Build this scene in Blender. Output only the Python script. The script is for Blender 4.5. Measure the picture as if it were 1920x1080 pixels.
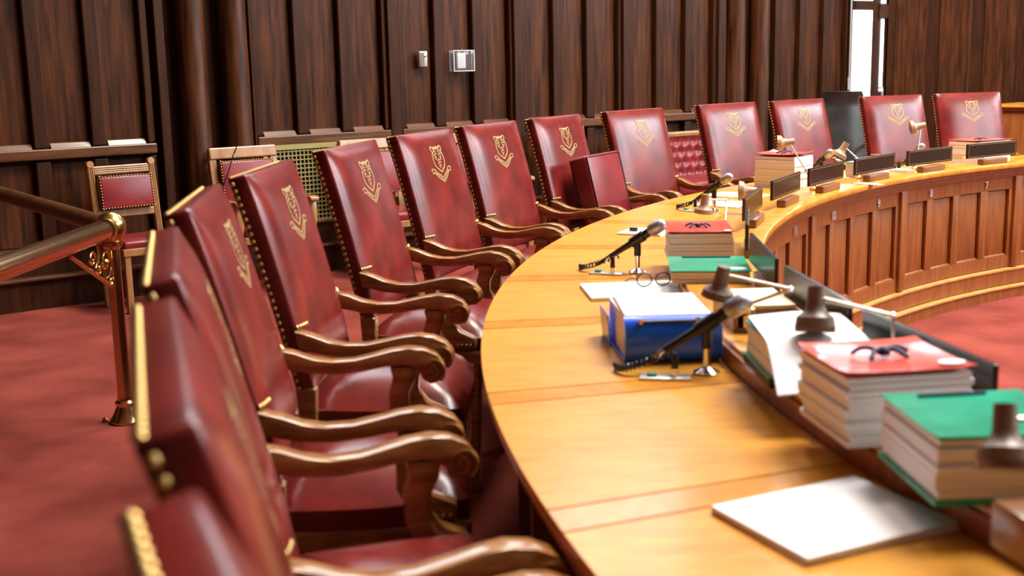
import bpy, bmesh, math, random
from mathutils import Vector, Matrix
random.seed(7)
for o in list(bpy.data.objects): bpy.data.objects.remove(o)
SC = bpy.context.scene
COL = SC.collection
R = math.radians
# ------------------------------------------------------------------ camera
CAMZ = 1.566
pit, rol = 0.1851, -0.0211
w = Vector((0, math.cos(pit), -math.sin(pit))); up = Vector((0, math.sin(pit), math.cos(pit))); rt = Vector((1, 0, 0))
r2 = rt*math.cos(rol)+up*math.sin(rol); u2 = -rt*math.sin(rol)+up*math.cos(rol)
cam_data = bpy.data.cameras.new('camera'); cam = bpy.data.objects.new('camera', cam_data); COL.objects.link(cam)
M = Matrix((r2, u2, -w)).transposed().to_4x4(); M.translation = (0, 0, CAMZ); cam.matrix_world = M
cam_data.sensor_width = 36; cam_data.lens = 2221/1920*36
cam_data.clip_start = 0.05
cam_data.dof.use_dof = True; cam_data.dof.focus_distance = 7.2; cam_data.dof.aperture_fstop = 3.4
SC.camera = cam
# ------------------------------------------------------------------ world, exposure
SC.view_settings.view_transform = 'Standard'; SC.view_settings.look = 'None'
SC.view_settings.gamma = 1.0; SC.view_settings.use_curve_mapping = False
SC.view_settings.exposure = 0.5
wd = bpy.data.worlds.new('world'); SC.world = wd; wd.use_nodes = True
wd.node_tree.nodes['Background'].inputs[0].default_value = (1.0, 0.9, 0.8, 1)
wd.node_tree.nodes['Background'].inputs[1].default_value = 0.04

# ------------------------------------------------------------------ lights the room has
def area(name, loc, target, sx, sy, power, col):
    d = bpy.data.lights.new(name, 'AREA'); d.shape = 'RECTANGLE'; d.size = sx; d.size_y = sy
    d.energy = power; d.color = col
    o = bpy.data.objects.new(name, d); COL.objects.link(o); o.location = loc
    o.rotation_euler = (Vector(target)-Vector(loc)).to_track_quat('-Z', 'Y').to_euler()
    return o
# daylight comes from the high windows (glowing panes built with the walls); overhead light from the chamber ceiling
area('ceiling_light_offscreen', (5.0, 6.0, 9.05), (5.0, 6.0, 0), 5.0, 5.0, 1650, (1.0, 0.97, 0.93))
area('ceiling_lamp_by_wall_offscreen', (1.0, 8.9, 9.05), (1.0, 8.9, 0), 1.4, 1.4, 330, (1.0, 0.88, 0.72))

# ------------------------------------------------------------------ materials
def nodes(name):
    m = bpy.data.materials.new(name); m.use_nodes = True
    nt = m.node_tree; b = nt.nodes['Principled BSDF']
    return m, nt, b
def plain(name, col, rough=0.5, metal=0.0, spec=0.5, coat=0.0):
    m, nt, b = nodes(name)
    b.inputs['Base Color'].default_value = (*col, 1); b.inputs['Roughness'].default_value = rough
    b.inputs['Metallic'].default_value = metal; b.inputs['Specular IOR Level'].default_value = spec
    b.inputs['Coat Weight'].default_value = coat
    return m
def noise_mat(name, c1, c2, scale=(4, 4, 4), nscale=5.0, rough=0.4, detail=4, bump=0.0, coat=0.0, metal=0.0, lo=.35, hi=.65, bscale=None, spec=0.5):
    m, nt, b = nodes(name)
    tc = nt.nodes.new('ShaderNodeTexCoord'); mp = nt.nodes.new('ShaderNodeMapping'); mp.inputs['Scale'].default_value = scale
    nz = nt.nodes.new('ShaderNodeTexNoise'); nz.inputs['Scale'].default_value = nscale; nz.inputs['Detail'].default_value = detail
    cr = nt.nodes.new('ShaderNodeValToRGB'); cr.color_ramp.elements[0].position = lo; cr.color_ramp.elements[1].position = hi
    cr.color_ramp.elements[0].color = (*c1, 1); cr.color_ramp.elements[1].color = (*c2, 1)
    L = nt.links.new
    L(tc.outputs['Object'], mp.inputs['Vector']); L(mp.outputs['Vector'], nz.inputs['Vector']); L(nz.outputs['Fac'], cr.inputs['Fac']); L(cr.outputs['Color'], b.inputs['Base Color'])
    b.inputs['Roughness'].default_value = rough; b.inputs['Coat Weight'].default_value = coat; b.inputs['Metallic'].default_value = metal
    b.inputs['Specular IOR Level'].default_value = spec
    if coat: b.inputs['Coat Roughness'].default_value = 0.12
    if bump:
        bp = nt.nodes.new('ShaderNodeBump'); bp.inputs['Strength'].default_value = bump; bp.inputs['Distance'].default_value = 0.01
        src = nz
        if bscale:
            src = nt.nodes.new('ShaderNodeTexNoise'); src.inputs['Scale'].default_value = bscale; src.inputs['Detail'].default_value = 3
            L(tc.outputs['Object'], src.inputs['Vector'])
        L(src.outputs['Fac'], bp.inputs['Height']); L(bp.outputs['Normal'], b.inputs['Normal'])
    return m
LEATHER = noise_mat('red_leather', (0.090, 0.0085, 0.008), (0.215, 0.021, 0.0155), (1, 1, 1), 7, 0.24, 5, 0.05, bscale=160, lo=.3, hi=.7)
LEATHER2 = noise_mat('maroon_leather', (0.15, 0.010, 0.014), (0.24, 0.022, 0.024), (1, 1, 1), 5, 0.3, 4, 0.1, bscale=160)
ARMWOOD = noise_mat('arm_oak', (0.22, 0.085, 0.020), (0.40, 0.18, 0.048), (14, 2, 14), 5, 0.25, 5, 0.02, coat=0.6)
HONEY = noise_mat('honey_oak_veneer', (0.54, 0.22, 0.024), (0.70, 0.32, 0.048), (3, 3, 3), 4.5, 0.22, 8, 0.0, coat=0.4)
def grain(name, c1, c2, sc, rough, coat, nscale=3.0, lo=.3, hi=.7):
    m = noise_mat(name, c1, c2, sc, nscale, rough, 6, 0.03, coat=coat, lo=lo, hi=hi)
    return m
PANELTOP = grain('desk_top_veneer', (0.55, 0.225, 0.020), (0.70, 0.32, 0.042), (3.0, 9.0, 3.0), 0.3, 0.15, 3.0)
STRIPTOP = grain('desk_strip_veneer', (0.50, 0.19, 0.016), (0.62, 0.265, 0.030), (6, 3, 3), 0.24, 0.35, 4.0)
INLAY = plain('pale_inlay', (0.75, 0.55, 0.33), 0.4)
MAHOG = grain('mahogany', (0.21, 0.058, 0.011), (0.36, 0.120, 0.026), (9, 9, 1.1), 0.38, 0.1, 4.0)
MAHOGL = grain('mahogany_ledge', (0.50, 0.22, 0.045), (0.68, 0.34, 0.08), (5, 5, 5), 0.28, 0.3, 4.0)
WALNUT = grain('wall_walnut', (0.017, 0.0050, 0.0014), (0.085, 0.0250, 0.0060), (11, 11, 0.9), 0.42, 0.05, 2.6, .32, .68)
WALNUT2 = grain('wall_walnut_frame', (0.020, 0.0060, 0.0018), (0.052, 0.0160, 0.0045), (16, 16, 1.2), 0.42, 0.05, 2.6)
RAILW = grain('wall_rail_wood', (0.055, 0.019, 0.006), (0.14, 0.050, 0.016), (1.2, 14, 14), 0.33, 0.2, 3.0)
DARKWOOD = grain('dark_apron', (0.035, 0.012, 0.007), (0.075, 0.024, 0.012), (8, 8, 2), 0.35, 0.2)
BROWNBOX = grain('brown_wood_box', (0.16, 0.06, 0.022), (0.28, 0.115, 0.045), (4, 12, 12), 0.35, 0.2)
OAK = grain('visitor_chair_oak', (0.26, 0.115, 0.038), (0.42, 0.21, 0.08), (10, 10, 2), 0.3, 0.3)
CARPET = noise_mat('red_carpet', (0.17, 0.030, 0.022), (0.31, 0.066, 0.047), (1, 1, 1), 2.2, 0.95, 8, 0.6, bscale=260, lo=.3, hi=.7, spec=.1)
for m_ in (WALNUT, WALNUT2): m_.node_tree.nodes['Principled BSDF'].inputs['Specular IOR Level'].default_value = 0.22; m_.node_tree.nodes['Principled BSDF'].inputs['Coat Weight'].default_value = 0.0
for m_ in (PANELTOP, STRIPTOP, HONEY): m_.node_tree.nodes['Principled BSDF'].inputs['Specular IOR Level'].default_value = 0.3; m_.node_tree.nodes['Principled BSDF'].inputs['Coat Weight'].default_value = 0.08
BRASS = plain('brass', (0.72, 0.47, 0.16), 0.22, 1.0)
COPPER = plain('polished_brass_tube', (0.62, 0.38, 0.19), 0.16, 1.0)
NAIL = plain('brass_nail', (0.46, 0.31, 0.11), 0.36, 1.0)
GOLD = plain('gold_leaf_print', (0.50, 0.36, 0.15), 0.5, 0.2)
GRILLE = plain('olive_brass_grille', (0.42, 0.36, 0.14), 0.42, 0.5)
BLACK = plain('black', (0.006, 0.006, 0.007), 0.5)
PLASTIC = plain('black_plastic', (0.012, 0.012, 0.013), 0.32)
CHROME = plain('chrome', (0.8, 0.8, 0.8), 0.12, 1.0)
PAPER = plain('white_paper', (0.86, 0.86, 0.88), 0.7)
PAGES = noise_mat('page_edges', (0.68, 0.67, 0.67), (0.84, 0.83, 0.83), (1, 1, 200), 2.0, 0.8, 2)
REDC = plain('red_cover', (0.86, 0.12, 0.085), 0.2, coat=0.4)
GREENC = noise_mat('green_cover', (0.0, 0.26, 0.13), (0.01, 0.40, 0.24), (1, 1, 1), 6, 0.28, 3, coat=0.3)
BLUEC = plain('blue_binder', (0.006, 0.11, 0.80), 0.3, coat=0.3)
CREAM = plain('cream_pad', (0.82, 0.74, 0.50), 0.6)
TAN = plain('tan_lamp', (0.42, 0.26, 0.15), 0.4)
BROWNLAMP = plain('brown_lamp', (0.17, 0.105, 0.065), 0.4)
GLOSSBROWN = plain('glossy_brown_rim', (0.17, 0.105, 0.065), 0.12, coat=0.6)
MESHGREY = noise_mat('mic_mesh', (0.25, 0.25, 0.27), (0.62, 0.62, 0.65), (1, 1, 1), 240, 0.4, 1, metal=0.7)
NAMEPLATE = plain('nameplate_dark', (0.020, 0.012, 0.008), 0.24, spec=.35)
PLATEEDGE = plain('plate_gold_line', (0.45, 0.30, 0.12), 0.35, 0.6)
NUMBER = plain('silver_number', (0.80, 0.80, 0.80), 0.3, 0.25)
NAVY = plain('navy_band', (0.012, 0.014, 0.07), 0.6)
GREENB = plain('green_button', (0.0, 0.20, 0.10), 0.4)
SILVERP = plain('silver_plate', (0.75, 0.75, 0.74), 0.3, 0.6)
BLKLEATHER = noise_mat('black_leather', (0.012, 0.010, 0.009), (0.028, 0.024, 0.02), (1, 1, 1), 6, 0.32, 3)
PLASTER = plain('plaster', (0.62, 0.54, 0.43), 0.9)
def glow(name, col, st):
    m, nt, b = nodes(name); b.inputs['Base Color'].default_value = (*col, 1)
    b.inputs['Emission Color'].default_value = (*col, 1); b.inputs['Emission Strength'].default_value = st
    return m
SIDEGLASS = glow('side_window_glass', (0.82, 0.92, 1.0), 13.0)
SKYGLASS = glow('high_window_glass', (0.82, 0.92, 1.0), 3.2)
DAYGLASS = glow('daylit_glass', (0.86, 0.94, 1.0), 4.0)
m_, nt_, b_ = nodes('clear_plastic'); CLEAR = m_
b_.inputs['Base Color'].default_value = (0.95, 0.97, 1, 1); b_.inputs['Roughness'].default_value = 0.05; b_.inputs['Transmission Weight'].default_value = 0.95; b_.inputs['IOR'].default_value = 1.3

# ------------------------------------------------------------------ mesh builder
I4 = Matrix.Identity(4)
def T_(x, y, z): return Matrix.Translation((x, y, z))
def RZ(a): return Matrix.Rotation(R(a), 4, 'Z')
def RX(a): return Matrix.Rotation(R(a), 4, 'X')
def RY(a): return Matrix.Rotation(R(a), 4, 'Y')
class MB:
    def __init__(s): s.v = []; s.f = []
    def add(s, vs, fs, M=I4):
        n = len(s.v); s.v += [tuple(M @ Vector(p)) for p in vs]; s.f += [tuple(i+n for i in f) for f in fs]; return s
    def box(s, c, d, M=I4):
        x, y, z = d[0]/2, d[1]/2, d[2]/2
        vs = [(c[0]+a*x, c[1]+b*y, c[2]+e*z) for e in (-1, 1) for b in (-1, 1) for a in (-1, 1)]
        return s.add(vs, [(0, 2, 3, 1), (4, 5, 7, 6), (0, 1, 5, 4), (2, 6, 7, 3), (0, 4, 6, 2), (1, 3, 7, 5)], M)
    def lathe(s, prof, n=24, M=I4):
        vs = []; fs = []
        for r, z in prof:
            for k in range(n): a = 2*math.pi*k/n; vs.append((max(r, 1e-5)*math.cos(a), max(r, 1e-5)*math.sin(a), z))
        m = len(prof)
        for i in range(m-1):
            for k in range(n): fs.append((i*n+k, i*n+(k+1) % n, (i+1)*n+(k+1) % n, (i+1)*n+k))
        fs.append(tuple(range(n))[::-1]); fs.append(tuple((m-1)*n+k for k in range(n)))
        return s.add(vs, fs, M)
    def tube(s, pts, rad, n=8, M=I4):
        pts = [Vector(p) for p in pts]; vs = []; fs = []; prev = None
        rads = rad if isinstance(rad, (list, tuple)) else [rad]*len(pts)
        for i, p in enumerate(pts):
            t = (pts[min(i+1, len(pts)-1)]-pts[max(i-1, 0)]).normalized()
            if prev is None: a = t.orthogonal().normalized()
            else:
                a = prev-t*prev.dot(t); a = a.normalized() if a.length > 1e-6 else t.orthogonal().normalized()
            prev = a; b = t.cross(a)
            for k in range(n): q = 2*math.pi*k/n; vs.append(p+(a*math.cos(q)+b*math.sin(q))*rads[i])
        for i in range(len(pts)-1):
            for k in range(n): fs.append((i*n+k, i*n+(k+1) % n, (i+1)*n+(k+1) % n, (i+1)*n+k))
        fs.append(tuple(range(n))[::-1]); fs.append(tuple((len(pts)-1)*n+k for k in range(n)))
        return s.add(vs, fs, M)
    def prism(s, poly, h0, h1, M=I4):
        n = len(poly); vs = [(p[0], p[1], h0) for p in poly]+[(p[0], p[1], h1) for p in poly]
        fs = [tuple(range(n))[::-1], tuple(range(n, 2*n))]+[(i, (i+1) % n, n+(i+1) % n, n+i) for i in range(n)]
        return s.add(vs, fs, M)
    def sector(s, ra, rb, a0, a1, z0, z1, n=4, tw=0.0, rref=0.0, zb=None):
        # radial sector; ra<rb; optional twist (deg per metre) and another top height at ra
        vs = []; fs = []
        za = z1 if zb is None else zb
        for i in range(n+1):
            for r, zt in ((ra, za), (rb, z1)):
                a = R(a0+(a1-a0)*i/n-tw*(rref-r))
                vs += [(r*math.cos(a), r*math.sin(a), z0), (r*math.cos(a), r*math.sin(a), zt)]
        for i in range(n):
            k = i*4
            fs += [(k+1, k+5, k+7, k+3), (k, k+2, k+6, k+4), (k, k+4, k+5, k+1), (k+2, k+3, k+7, k+6)]
        fs += [(0, 1, 3, 2), (n*4, n*4+2, n*4+3, n*4+1)]
        return s.add(vs, fs)
    def dome(s, c, r, nrm, n=6, flat=.7):
        nrm = Vector(nrm).normalized(); q = nrm.to_track_quat('Z', 'Y').to_matrix().to_4x4(); q.translation = c
        vs = [(r*math.cos(2*math.pi*k/n), r*math.sin(2*math.pi*k/n), 0) for k in range(n)]
        vs += [(.65*r*math.cos(2*math.pi*k/n), .65*r*math.sin(2*math.pi*k/n), r*flat*.75) for k in range(n)]+[(0, 0, r*flat)]
        fs = [(k, (k+1) % n, n+(k+1) % n, n+k) for k in range(n)]+[(n+k, n+(k+1) % n, 2*n) for k in range(n)]
        return s.add(vs, fs, q)
    def build(s, name, mat, parent=None, smooth=35, bevel=0.0, seg=2):
        me = bpy.data.meshes.new(name); me.from_pydata(s.v, [], s.f)
        bm = bmesh.new(); bm.from_mesh(me)
        bmesh.ops.remove_doubles(bm, verts=bm.verts, dist=1e-5)
        bmesh.ops.recalc_face_normals(bm, faces=bm.faces)
        if bevel:
            es = [e for e in bm.edges if len(e.link_faces) == 2 and e.calc_face_angle(0) > R(30)]
            bmesh.ops.bevel(bm, geom=es, offset=bevel, segments=seg, affect='EDGES', clamp_overlap=True, profile=.5)
        bm.to_mesh(me); bm.free()
        me.materials.append(mat)
        if smooth:
            me.polygons.foreach_set('use_smooth', [True]*len(me.polygons)); me.set_sharp_from_angle(angle=R(smooth))
        o = bpy.data.objects.new(name, me); COL.objects.link(o)
        if parent: o.parent = parent
        return o
def empty(name, loc=(0, 0, 0), rz=0, label=None, cat=None, group=None, kind=None):
    o = bpy.data.objects.new(name, None); COL.objects.link(o); o.location = loc; o.rotation_euler = (0, 0, R(rz)); o.empty_display_size = .1
    return tag(o, label, cat, group, kind)
def tag(o, label=None, cat=None, group=None, kind=None):
    if label: o['label'] = label
    if cat: o['category'] = cat
    if group: o['group'] = group
    if kind: o['kind'] = kind
    return o
def copy_tree(o, parent=None):
    c = o.copy(); COL.objects.link(c); c.parent = parent
    for ch in o.children: copy_tree(ch, c)
    return c
def text_mesh(name, txt, size, ext, mat, parent, M):
    cu = bpy.data.curves.new(name, 'FONT'); cu.body = txt; cu.size = size; cu.extrude = ext; cu.align_x = 'CENTER'; cu.align_y = 'CENTER'; cu.resolution_u = 3
    t = bpy.data.objects.new(name+'_tmp', cu); COL.objects.link(t)
    bpy.context.view_layer.update()
    me = bpy.data.meshes.new_from_object(t); bpy.data.objects.remove(t)
    me.transform(M); me.materials.clear(); me.materials.append(mat)
    o = bpy.data.objects.new(name, me); COL.objects.link(o); o.parent = parent
    return o

# ------------------------------------------------------------------ layout constants
CX, CY = 6.06, 3.202
R1, R2_ = 6.145, 5.25
TZ, LZ = 0.826, 0.8826
TW = 1.5
RISER = R1-0.60
def pol(a, rad, z=0.0): return Vector((CX+(R1+rad)*math.cos(R(a)), CY+(R1+rad)*math.sin(R(a)), z))
DESKS = {13: 110.5, 12.5: 117.5, 7: 124.5, 8: 131.45, 9: 138.4, 10: 145.7, 11: 153.0, 12: 160.4, 3: 167.8, 2: 174.9, 1: 182.05, 0: 189.2, -1: 196.2, -2: 203.2}
DC = sorted(DESKS.values())
JO = [107.0]+[(DC[i]+DC[i+1])/2 for i in range(len(DC)-1)]+[206.7]
for a, b in ((164.1, 164.35), (171.35, 171.3), (178.475, 178.43), (185.625, 185.69), (192.7, 192.68)):
    JO = [b if abs(j-a) < .1 else j for j in JO]

# ------------------------------------------------------------------ room shell
P0 = Vector((-3.49, 7.92, 0)); WANG = math.degrees(math.atan2(.6046, .7965))
def wl(s, off=0, z=0):   # wall coordinates to world
    a = R(WANG); return Vector((P0.x+s*math.cos(a)-off*math.sin(a), P0.y+s*math.sin(a)+off*math.cos(a), z))
tag(MB().box((5, 6, -.05), (34, 36, .1)).build('floor', CARPET, smooth=0), kind='structure')
tag(MB().box((5, 6, 9.15), (34, 36, .1)).build('ceiling', PLASTER, smooth=0), kind='structure')
wall = tag(MB().box((5.8, .13, 4.55), (22.0, .18, 9.1)).build('wall_back', WALNUT2, smooth=0), kind='structure')
wall.location = P0; wall.rotation_euler = (0, 0, R(WANG))
tag(MB().box((16.0, 5, 2.5), (.2, 36, 5.0)).box((16.0, 5, 8.85), (.2, 36, .5)).box((16, -6.6, 6.8), (.2, 12.8, 3.6)).box((16, 4.5, 6.8), (.2, 1.6, 3.6)).box((16, 9.5, 6.8), (.2, 1.6, 3.6)).box((16, 18.5, 6.8), (.2, 9.6, 3.6)).build('wall_right', PLASTER, smooth=0), kind='structure')
tag(MB().box((5, -8, 4.55), (34, .2, 9.1)).build('wall_front', WALNUT2, smooth=0), kind='structure')
tag(MB().box((-8, 5, 4.55), (.2, 34, 9.1)).build('wall_left', WALNUT2, smooth=0), kind='structure')
for i, yy in enumerate((2.0, 7.0, 12.0)):
    wn = MB().box((16.05, yy, 6.8), (.04, 3.4, 3.6)).build('window_%d_offscreen' % (i+2), SIDEGLASS, smooth=0); tag(wn, kind='structure')
    MB().box((15.97, yy, 6.8), (.06, .08, 3.6)).build('window_bar', DARKWOOD, wn, smooth=0)
    MB().box((15.97, yy, 6.8), (.06, 3.4, .08)).build('window_bar', DARKWOOD, wn, smooth=0)

for i, sc in enumerate((2.0, 5.6, 9.2)):
    wn = MB().box((sc, .02, 5.6), (2.0, .06, 3.0)).build('window_%d_offscreen' % (i+5), SKYGLASS, smooth=0); tag(wn, kind='structure')
    wn.location = P0; wn.rotation_euler = (0, 0, R(WANG))
    for zz in (4.08, 5.6, 7.12): MB().box((sc, -.03, zz), (2.1, .06, .07)).build('window_bar', DARKWOOD, wn, smooth=0)
    for xx in (-1.02, 0, 1.02): MB().box((sc+xx, -.03, 5.6), (.07, .06, 3.1)).build('window_bar', DARKWOOD, wn, smooth=0)

# wall panelling, in wall coordinates (x along, y into the wall, room side negative)
def panel_group(s0, lower=True, grille=False):
    starts = [s0+.395*i for i in range(3)]
    pw = .295
    for a in starts:
        # tall panel board
        MB().box((a+pw/2, .030, 2.40), (pw-.012, .02, 2.60)).build('panel', WALNUT, wall, smooth=0, bevel=.006)
        # bevelled sill
        MB().prism([(-.035, 0), (.022, .0), (.022, .038), (-.004, .038)], 0, pw-.02, T_(a+.01, 0, 1.074) @ Matrix(((0, 0, 1, 0), (1, 0, 0, 0), (0, 1, 0, 0), (0, 0, 0, 1)))).build('sill', RAILW, wall, smooth=0, bevel=.004)
        if lower and not grille:
            MB().box((a+pw/2, .030, .69), (pw-.012, .02, .56)).build('panel', WALNUT, wall, smooth=0, bevel=.006)
    g = starts[0]-.055; e = starts[2]+pw+.055
    # stiles
    xs = [(g, starts[0]), (starts[0]+pw, starts[1]), (starts[1]+pw, starts[2]), (starts[2]+pw, e)]
    for x0, x1 in xs:
        MB().box(((x0+x1)/2, .0, 2.40), (x1-x0, .075, 2.64)).build('stile', WALNUT2, wall, smooth=0, bevel=.010)
        if not grille: MB().box(((x0+x1)/2, .0, .69), (x1-x0, .075, .60)).build('stile', WALNUT2, wall, smooth=0, bevel=.010)
    MB().box(((g+e)/2, -.012, 1.040), (e-g, .10, .072)).build('rail', RAILW, wall, smooth=0, bevel=.008)
    # plinth with two rail-wood ledges
    MB().box(((g+e)/2, -.03, .30), (e-g+.1, .13, .16)).build('plinth', WALNUT2, wall, smooth=0)
    MB().box(((g+e)/2, -.045, .395), (e-g+.1, .15, .022)).build('plinth_ledge', RAILW, wall, smooth=0, bevel=.005)
    MB().box(((g+e)/2, -.06, .10), (e-g+.1, .18, .20)).build('plinth', WALNUT2, wall, smooth=0)
    MB().box(((g+e)/2, -.075, .212), (e-g+.1, .21, .022)).build('plinth_ledge', RAILW, wall, smooth=0, bevel=.005)
GS = [-2.57, -1.285, 0.02, 2.006, 3.30, 4.58, 5.86, 7.98]
for s0 in GS: panel_group(s0, grille=(s0 == 2.006))
MB().box((4.5, -.05, 3.80), (19.0, .22, .16)).build('cornice', WALNUT2, wall, smooth=0, bevel=.02)
def pilaster(a, b, proud=.03):
    MB().box(((a+b)/2, -.01-proud/2, 1.86), (b-a, .06+proud, 3.72)).build('pilaster', WALNUT2, wall, smooth=0, bevel=.008)
for a, b in ((-1.42, -1.345), (-.135, -.055), (1.20, 1.27), (1.92, 1.945), (3.13, 3.235), (4.41, 4.515), (5.70, 5.795), (6.99, 7.10), (7.84, 7.92), (9.12, 9.20)):
    pilaster(a, b)
for c in (1.47, 1.80, 7.25, 7.62):       # round engaged columns
    MB().lathe([(.125, 0), (.125, .1), (.105, .16), (.100, 3.72)], 28, T_(c, -.05, 0)).build('column', WALNUT, wall, smooth=50)
# radiator grille under the second panel group
MB().box((2.54, -.02, .665), (1.10, .02, .77)).build('grille_backing', BLACK, wall, smooth=0)
g = MB()
g.box((2.54, -.045, 1.005), (1.10, .03, .075)).box((2.54, -.045, .30), (1.10, .03, .05)).box((2.0, -.045, .65), (.03, .03, .75)).box((3.08, -.045, .65), (.03, .03, .75))
k = 0
x = 2.03
while x < 3.06: g.box((x, -.042, .65), (.0085, .010, .66)); x += .034
z = .34
while z < .97: g.box((2.54, -.044, z), (1.05, .010, .0085)); z += .034
gg = g.build('grille', GRILLE, wall, smooth=0)
# glazed side light and angled walnut door at the far right
def wbox(name, c, d, mat, **k):
    o = MB().box(c, d).build(name, mat, smooth=0, **k); o.location = P0; o.rotation_euler = (0, 0, R(WANG)); return o
wn = wbox('window_1', (9.42, -.02, 1.75), (.66, .10, 3.5), WALNUT2); tag(wn, kind='structure')
MB().box((9.30, -.075, 1.62), (.335, .012, 0.95)).build('pane', DAYGLASS, wn, smooth=0)
MB().box((9.30, -.075, 2.75), (.335, .012, 1.10)).build('pane', DAYGLASS, wn, smooth=0)
MB().box((9.665, -.075, 1.60), (.045, .012, .80)).build('pane', DAYGLASS, wn, smooth=0)
MB().box((9.670, -.075, 2.65), (.075, .012, 0.95)).build('pane', DAYGLASS, wn, smooth=0)
MB().box((9.665, -.085, 1.235), (.06, .02, .02)).box((9.69, -.085, 1.1), (.012, .02, .25)).build('bolt', SILVERP, wn, smooth=0)
MB().box((9.665, -.085, 2.09), (.15, .03, .16)).build('hinge', DARKWOOD, wn, smooth=0, bevel=.004)
MB().box((9.07, -.09, 2.2), (.016, .01, 1.7)).box((9.065, -.09, 1.30), (.03, .012, .14)).build('blind_cord', SILVERP, wn, smooth=0)
dr = MB().box((1.93, 0, 1.75), (3.86, .10, 3.5)).build('door_1', WALNUT2, smooth=0); tag(dr, kind='structure')
dr.location = wl(9.78, -.06); dr.rotation_euler = (0, 0, R(-8))      # next facet of the room, hinged beside the window, turned from daylight for shade
for k in range(8):
    MB().box((.25+k*.48, -.06, 1.75), (.34, .03, 3.2)).build('door_panel', WALNUT, dr, smooth=0, bevel=.01)
# wall fittings
th = empty('wall_switch_box', wl(3.476, -.03, 1.64), WANG, 'small metal key switch box mounted on the dark panelling', 'switch')
MB().box((0, 0, 0), (.075, .04, .125)).build('body', SILVERP, th, bevel=.004)
MB().box((-.012, -.022, 0), (.035, .006, .105)).build('face', plain('bronze_face', (.2, .17, .12), .4, .5), th, smooth=0)
MB().lathe([(.009, 0), (.009, .02)], 10, T_(.016, -.02, .022) @ RX(90)).build('knob', CHROME, th)
ts = empty('thermostat', wl(3.865, -.02, 1.62), WANG, 'white thermostat inside a clear plastic guard on dark panelling', 'thermostat')
MB().box((-.008, -.012, 0), (.085, .03, .125)).build('body', plain('thermo_white', (.8, .8, .78), .4), ts, bevel=.006)
MB().box((0, -.02, 0), (.215, .075, .175)).build('guard', CLEAR, ts, bevel=.01)
fr = MB()
for sx in (-1, 1): fr.box((sx*.105, -.058, 0), (.006, .006, .175))
for sz in (-1, 1): fr.box((0, -.058, sz*.085), (.215, .006, .006))
fr.build('guard_rim', plain('rim', (.7, .72, .75), .2), ts, smooth=0)
MB().lathe([(.008, 0), (.008, .014)], 10, T_(0, -.02, .09)).build('lock', CHROME, ts)

# ------------------------------------------------------------------ curved desk
desk = empty('curved_desk', (CX, CY, 0), 0, 'long curved wooden legislators desk with honey top and mahogany front', 'desk')
A0, A1 = JO[0], JO[-1]
MB().sector(RISER, R1-.004, A0, A1, TZ-.035, TZ-.005, 120).build('top_core', INLAY, desk, smooth=0)
MB().sector(R1-.012, R1+.0, A0, A1, TZ-.035, TZ-.008, 120).build('top_edge', STRIPTOP, desk, smooth=30, bevel=.004)
for i in range(len(JO)-1):
    h = .475; a, b = JO[i]+h+.03, JO[i+1]-h-.03
    MB().sector(RISER, R1+.002, a, b, TZ-.008, TZ, 8, TW, R1).build('desk_panel', PANELTOP, desk, smooth=0)
for j in JO:
    MB().sector(RISER, R1+.002, j-.44, j+.44, TZ-.008, TZ, 2, TW, R1).build('divider_strip', STRIPTOP, desk, smooth=0)
MB().sector(R2_, RISER-.012, A0-TW*.5, A1, LZ-.03, LZ, 120).build('ledge', HONEY, desk, smooth=30, bevel=.006)
MB().sector(RISER-.03, RISER-.002, A0, A1, TZ-.03, LZ-.012, 120).build('riser', MAHOG, desk, smooth=30)
# mouldings below the ledge on the inner side
MB().sector(R2_+.012, R2_+.12, A0, A1, .846, .853, 120).build('moulding', MAHOG, desk, smooth=30)
mo = MB()
mo.sector(R2_+.02, R2_+.12, A0, A1, .828, .847, 120).sector(R2_+.034, R2_+.12, A0, A1, .806, .829, 120).sector(R2_+.044, R2_+.12, A0, A1, .792, .807, 120)
mo.build('moulding', MAHOG, desk, smooth=30, bevel=.004)
RF = R2_+.055
MB().sector(RF+.03, RF+.06, A0, A1, 0, .80, 120).build('carcass', MAHOG, desk, smooth=30)
MB().sector(RF, RF+.04, A0, A1, .712, .793, 120).build('frieze_rail', MAHOG, desk, smooth=30)
MB().sector(RF, RF+.04, A0, A1, .195, .272, 120).build('bottom_rail', MAHOG, desk, smooth=30)
MB().sector(RF-.035, RF+.04, A0, A1, .176, .196, 120, zb=.186).build('plinth_ledge', MAHOGL, desk, smooth=30)
MB().sector(RF-.03, RF+.04, A0, A1, .085, .176, 120).build('plinth_board', MAHOG, desk, smooth=30)
MB().sector(RF-.075, RF+.04, A0, A1, .068, .086, 120, zb=.077).build('plinth_ledge', MAHOGL, desk, smooth=30)
MB().sector(RF-.068, RF+.04, A0, A1, 0, .068, 120).build('base_board', MAHOG, desk, smooth=30)
PIL = [107.1+13.9*i for i in range(7)]
for a in PIL:
    MB().sector(RF-.018, RF+.035, a-.42, a+.42, .196, .793, 3).build('pilaster', MAHOG, desk, smooth=30, bevel=.006)
for i in range(len(PIL)-1):
    a = PIL[i]+.42; b = PIL[i+1]-.42; wd_ = (b-a); pitch = wd_/4
    for k in range(4):
        c0 = a+k*pitch+.42*.95; c1 = a+(k+1)*pitch-.42*.95
        MB().sector(RF+.016, RF+.034, c0+.12, c1-.12, .278, .706, 3).build('front_panel', MAHOG, desk, smooth=30, bevel=.006)
        MB().sector(RF+.002, RF+.03, c0+.02, c1-.02, .272, .292, 3, zb=.278).build('panel_sill', MAHOG, desk, smooth=30)
    for k in range(5):
        c = a+k*pitch
        MB().sector(RF, RF+.036, max(a, c-.40), min(b, c+.40), .27, .714, 2).build('front_stile', MAHOG, desk, smooth=30, bevel=.005)
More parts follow.
